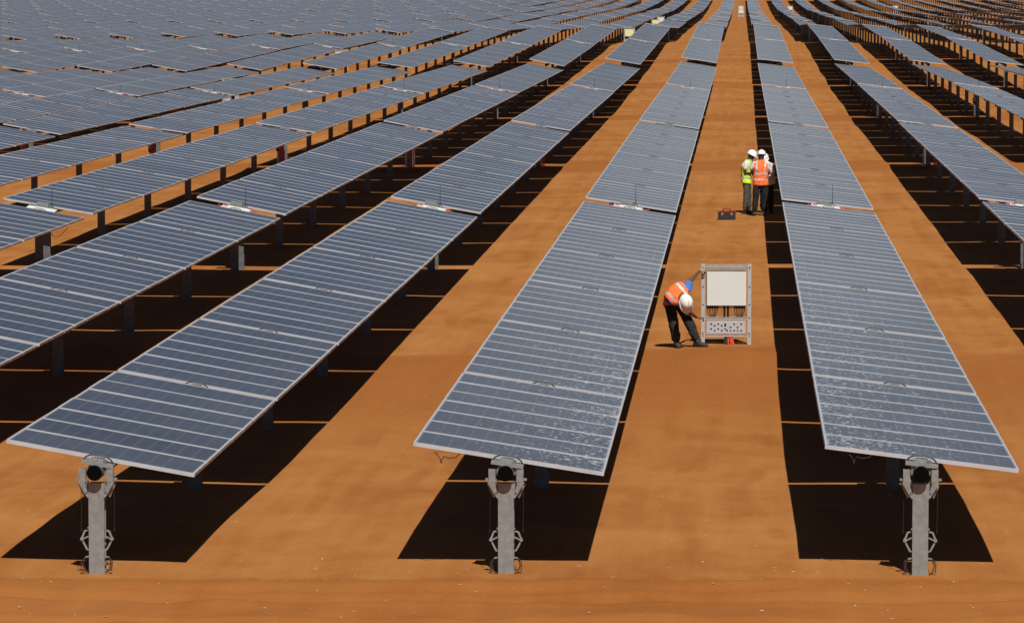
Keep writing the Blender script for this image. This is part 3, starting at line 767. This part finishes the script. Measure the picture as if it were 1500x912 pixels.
    for p in vm.polygons:
        r_ = p.center - V['pelvis']; t = r_.dot(au) / ln; s_ = abs((p.center - cpt(max(0, min(1, t)))).dot(sd_))
        m_ = 0
        if .07 < t < .15 or .33 < t < .41: m_ = 1
        if t > .41 and .095 < s_ < .135: m_ = 1
        if t > .62 and s_ > .185: m_ = 2
        p.material_index = m_; p.use_smooth = True
    ob('safety_vest', vm, root)
    if belt: 
        b = MB(); b.loft([(cpt(-.20), sd_ * .17, fr_ * .125), (cpt(-.155), sd_ * .176, fr_ * .13)], 0, 24, 2.3); ob('shirt_tail', b.mesh('shirt_tail', [belt], True), root)
    ob('hard_hat', hat_mesh(V['head'], head_up, head_fwd), root)
    return root

def gz(p): return Vector((p.x, p.y, ground_z(p.x, p.y)))
# man in orange vest, back to the camera
pb = onground(1114, 316); SC = 1.0
J = dict(pelvis=(0, 0, .90), spine=(0, .0, 1.08), chest=(.0, .02, 1.30), neck=(.01, .03, 1.47), head=(.02, .08, 1.585), shL=(-.19, .02, 1.40), elL=(-.25, .02, 1.13), wrL=(-.17, .22, 1.06),
         shR=(.20, .03, 1.40), elR=(.27, .05, 1.14), wrR=(.15, .25, 1.08), hipL=(-.10, 0, .86), knL=(-.13, -.01, .48), anL=(-.16, .02, .09), toeL=(-.18, .2, .03), hipR=(.10, 0, .86), knR=(.12, .05, .48), anR=(.10, .08, .09), toeR=(.12, .3, .03))
o = person(pb, 'Man in orange vest and black trousers seen from behind, standing between two others', J, (.15, 1, -.25), (0, .2, 1), dict(skin='skin', shirt='shirt_white', vest='orange', tape='reflect', trousers='trouser_dark'),
       dict(L='short', R='long'), dict(L=(0, (.5, .8, 0), (0, 0, -1), .8), R=(0, (-.5, .8, 0), (0, 0, -1), .8)), None, belt='shirt_white')
o.scale = (.985,) * 3
# man in yellow-green vest, turned to the right, looking down at a sheet
pg = onground(1093.5, 312)
J = dict(pelvis=(0, 0, .90), spine=(-.01, .0, 1.08), chest=(.0, .0, 1.30), neck=(.06, .0, 1.45), head=(.125, .0, 1.555), shL=(.03, .18, 1.38), elL=(.05, .20, 1.12), wrL=(.25, .10, 1.12),
         shR=(-.02, -.18, 1.38), elR=(-.05, -.21, 1.10), wrR=(.19, -.14, 1.08), hipL=(0, .09, .86), knL=(.05, .11, .48), anL=(.06, .12, .09), toeL=(.24, .14, .03), hipR=(0, -.09, .86), knR=(.0, -.10, .48), anR=(-.04, -.12, .09), toeR=(.12, -.18, .03))
o = person(pg, 'Man in yellow-green vest and olive trousers, looking down with his forearms raised', J, (1, -.12, -.7), (.5, 0, 1), dict(skin='skin', shirt='shirt_white', vest='lime', tape='reflect_y', trousers='trouser_khaki'),
       dict(L='short', R='short'), dict(L=(0, (1, -.2, .1), (0, 0, 1), .6), R=(0, (1, .3, .1), (0, 0, 1), .6)), None)
o.scale = (.97,) * 3
# third man, mostly hidden behind the orange vest, bowed towards the others
pt = onground(1120.5, 313.2) + Vector((0, .45, 0)); pt.z = ground_z(pt.x, pt.y)
J = dict(pelvis=(.06, .06, .86), spine=(.03, .03, 1.03), chest=(-.0, -.03, 1.22), neck=(-.02, -.12, 1.34), head=(-.02, -.19, 1.43), shL=(.17, -.06, 1.28), elL=(.20, -.14, 1.02), wrL=(.04, -.28, 1.0),
         shR=(-.18, -.0, 1.28), elR=(-.24, -.12, 1.04), wrR=(-.14, -.3, 1.02), hipL=(.14, .06, .82), knL=(.15, -.02, .46), anL=(.16, .05, .09), toeL=(.17, -.14, .03), hipR=(-.04, .06, .82), knR=(-.05, -.03, .46), anR=(-.06, .04, .09), toeR=(-.08, -.15, .03))
o = person(pt, 'Third worker in white helmet and white shirt, mostly hidden behind the man in orange', J, (-.2, -1, -.6), (0, -.5, 1), dict(skin='skin', shirt='shirt_white', vest='shirt_white', tape='shirt_white', trousers='trouser_dark'),
       dict(L='long', R='long'), dict(L=(0, (-.5, -.8, 0), (0, 0, 1), .7), R=(0, (.5, -.8, 0), (0, 0, 1), .7)), None)
# bending worker gripping the frame
pw = onground(1004, 509); D = FY - pw.y; BX = FX - pw.x
print('FRAME rel', BX, D)
fxl = BX - .38   # left upright of the frame relative to him
J = dict(pelvis=(-.20, .16, .80), spine=(-.20, .02, .90), chest=(-.14, -.17, .93), neck=(-.07, -.29, .87), head=(.0, -.38, .80), shR=(-.17, -.20, .82), elR=(.08, -.02, .60), wrR=(fxl - .11, .1, .50),
         shL=(.01, -.12, 1.00), elL=(.10, .10, 1.13), wrL=(fxl - .07, D - .10, 1.25), hipR=(-.27, .12, .74), knR=(-.20, -.02, .42), anR=(-.15, .02, .09), toeR=(-.10, -.17, .03),
         hipL=(-.11, .20, .74), knL=(.05, .12, .43), anL=(.20, .12, .10), toeL=(.36, .04, .04), groundL=.0)
o = person(pw, 'Bending worker in orange vest gripping the frame of the white cabinet', J, (.35, -.5, -1), (.45, -1, .10), dict(skin='skin_mid', shirt='shirt_blue', vest='orange', tape='reflect', trousers='trouser_camo', glove='L'),
       dict(L='short', R='short'), dict(L=(0, (.8, .5, .1), (.1, .9, -.4), 1.1), R=(0, (1, .2, -.1), (0, 0, -1), 1.0)), None)

# ------------------------------------------------------------------ toolbox
tp = onground(1064.5, 322)
root = ob('toolbox', None, None, tp + Vector((0, .1, 0)), (0, 0, R(3))); tag(root, 'Open-tray dark toolbox with red lid and handle standing on the sand', 'toolbox')
b = MB(); b.box((0, 0, .085), (.44, .22, .17), 0, None); b.box((0, -.113, .09), (.36, .006, .10), 0)
for s in (-1, 1): b.box((s * .12, -.118, .15), (.05, .012, .05), 1)
ob('tray', b.mesh('tray', ['black', 'galv']), root)
b = MB(); b.box((0, 0, .19), (.46, .24, .035), 0); b.box((0, 0, .215), (.36, .14, .02), 0); ob('lid', b.mesh('lid', ['toolred']), root)
b = MB(); b.tube([(-.09, 0, .21), (-.09, 0, .27), (-.07, 0, .285), (.07, 0, .285), (.09, 0, .27), (.09, 0, .21)], .013, 0, 8); ob('handle', b.mesh('handle', ['toolred'], True), root)

# ------------------------------------------------------------------ stones
b = MB(); rs = random.Random(11)
def rock(b, p, s):
    n = len(b.v); ico = [(0, 0, 1), (.9, 0, .3), (.28, .85, .3), (-.72, .53, .3), (-.72, -.53, .3), (.28, -.85, .3), (.0, 0, -.4)]
    for q in ico:
        j = [1 + rs.uniform(-.3, .3) for _ in range(3)]; b.v.append((p[0] + q[0] * s * j[0], p[1] + q[1] * s * j[1], p[2] + q[2] * s * .6 * j[2]))
    for i in range(5):
        a, c = 1 + i, 1 + (i + 1) % 5
        b.f.append((n, n + a, n + c)); b.f.append((n + 6, n + c, n + a)); b.m += [0, 0]; b.uv += [[(0, 0)] * 3] * 2
for i in range(650):
    t = rs.random()
    if t < .6: x, y = rs.uniform(-9, 5), rs.uniform(36.5, 41)
    else: x, y = rs.uniform(-10, 8), rs.uniform(40, 90)
    s = .006 + .012 * rs.random() ** 3 + (.02 if rs.random() < .02 else 0)
    rock(b, (x, y, ground_z(x, y) + s * .1), s)
tag(ob('scattered_stones', b.mesh('scattered_stones', ['stone'])), 'small stones and clods scattered over the orange sand', 'stones', None, 'stuff')

# ------------------------------------------------------------------ light, sky, camera
sun_to = Vector((.19, -.70, 1.0)).normalized()
sl = bpy.data.lights.new('sun', 'SUN'); sl.energy = 5.0; sl.angle = R(.53); sl.color = (1, .955, .89)
so = bpy.data.objects.new('sun', sl); col.objects.link(so); so.rotation_euler = (-sun_to).to_track_quat('-Z', 'Y').to_euler(); so.location = (10, -30, 40)
w = bpy.data.worlds.new('World'); scene.world = w; w.use_nodes = True; nt = w.node_tree
sky = nt.nodes.new('ShaderNodeTexSky'); sky.sky_type = 'NISHITA'; sky.sun_disc = False
sky.sun_elevation = math.asin(sun_to.z); sky.sun_rotation = math.atan2(sun_to.x, sun_to.y)
sky.altitude = 2500; sky.air_density = .5; sky.dust_density = 3.0; sky.ozone_density = .5
bg = nt.nodes['Background']; bg.inputs[1].default_value = .05; nt.links.new(sky.outputs[0], bg.inputs[0])
cam = bpy.data.cameras.new('camera'); co = bpy.data.objects.new('camera', cam); col.objects.link(co); scene.camera = co
co.location = (0, 0, H); co.rotation_euler = (math.pi / 2 - PITCH, 0, YAW)
cam.sensor_width = 36; cam.lens = FPX / 1500 * 36; cam.clip_start = .5; cam.clip_end = 8000
scene.view_settings.view_transform = 'Standard'; scene.view_settings.look = 'None'; scene.view_settings.gamma = 1
scene.view_settings.use_curve_mapping = False; scene.view_settings.exposure = 0
scene.render.resolution_x = 1024; scene.render.resolution_y = 622
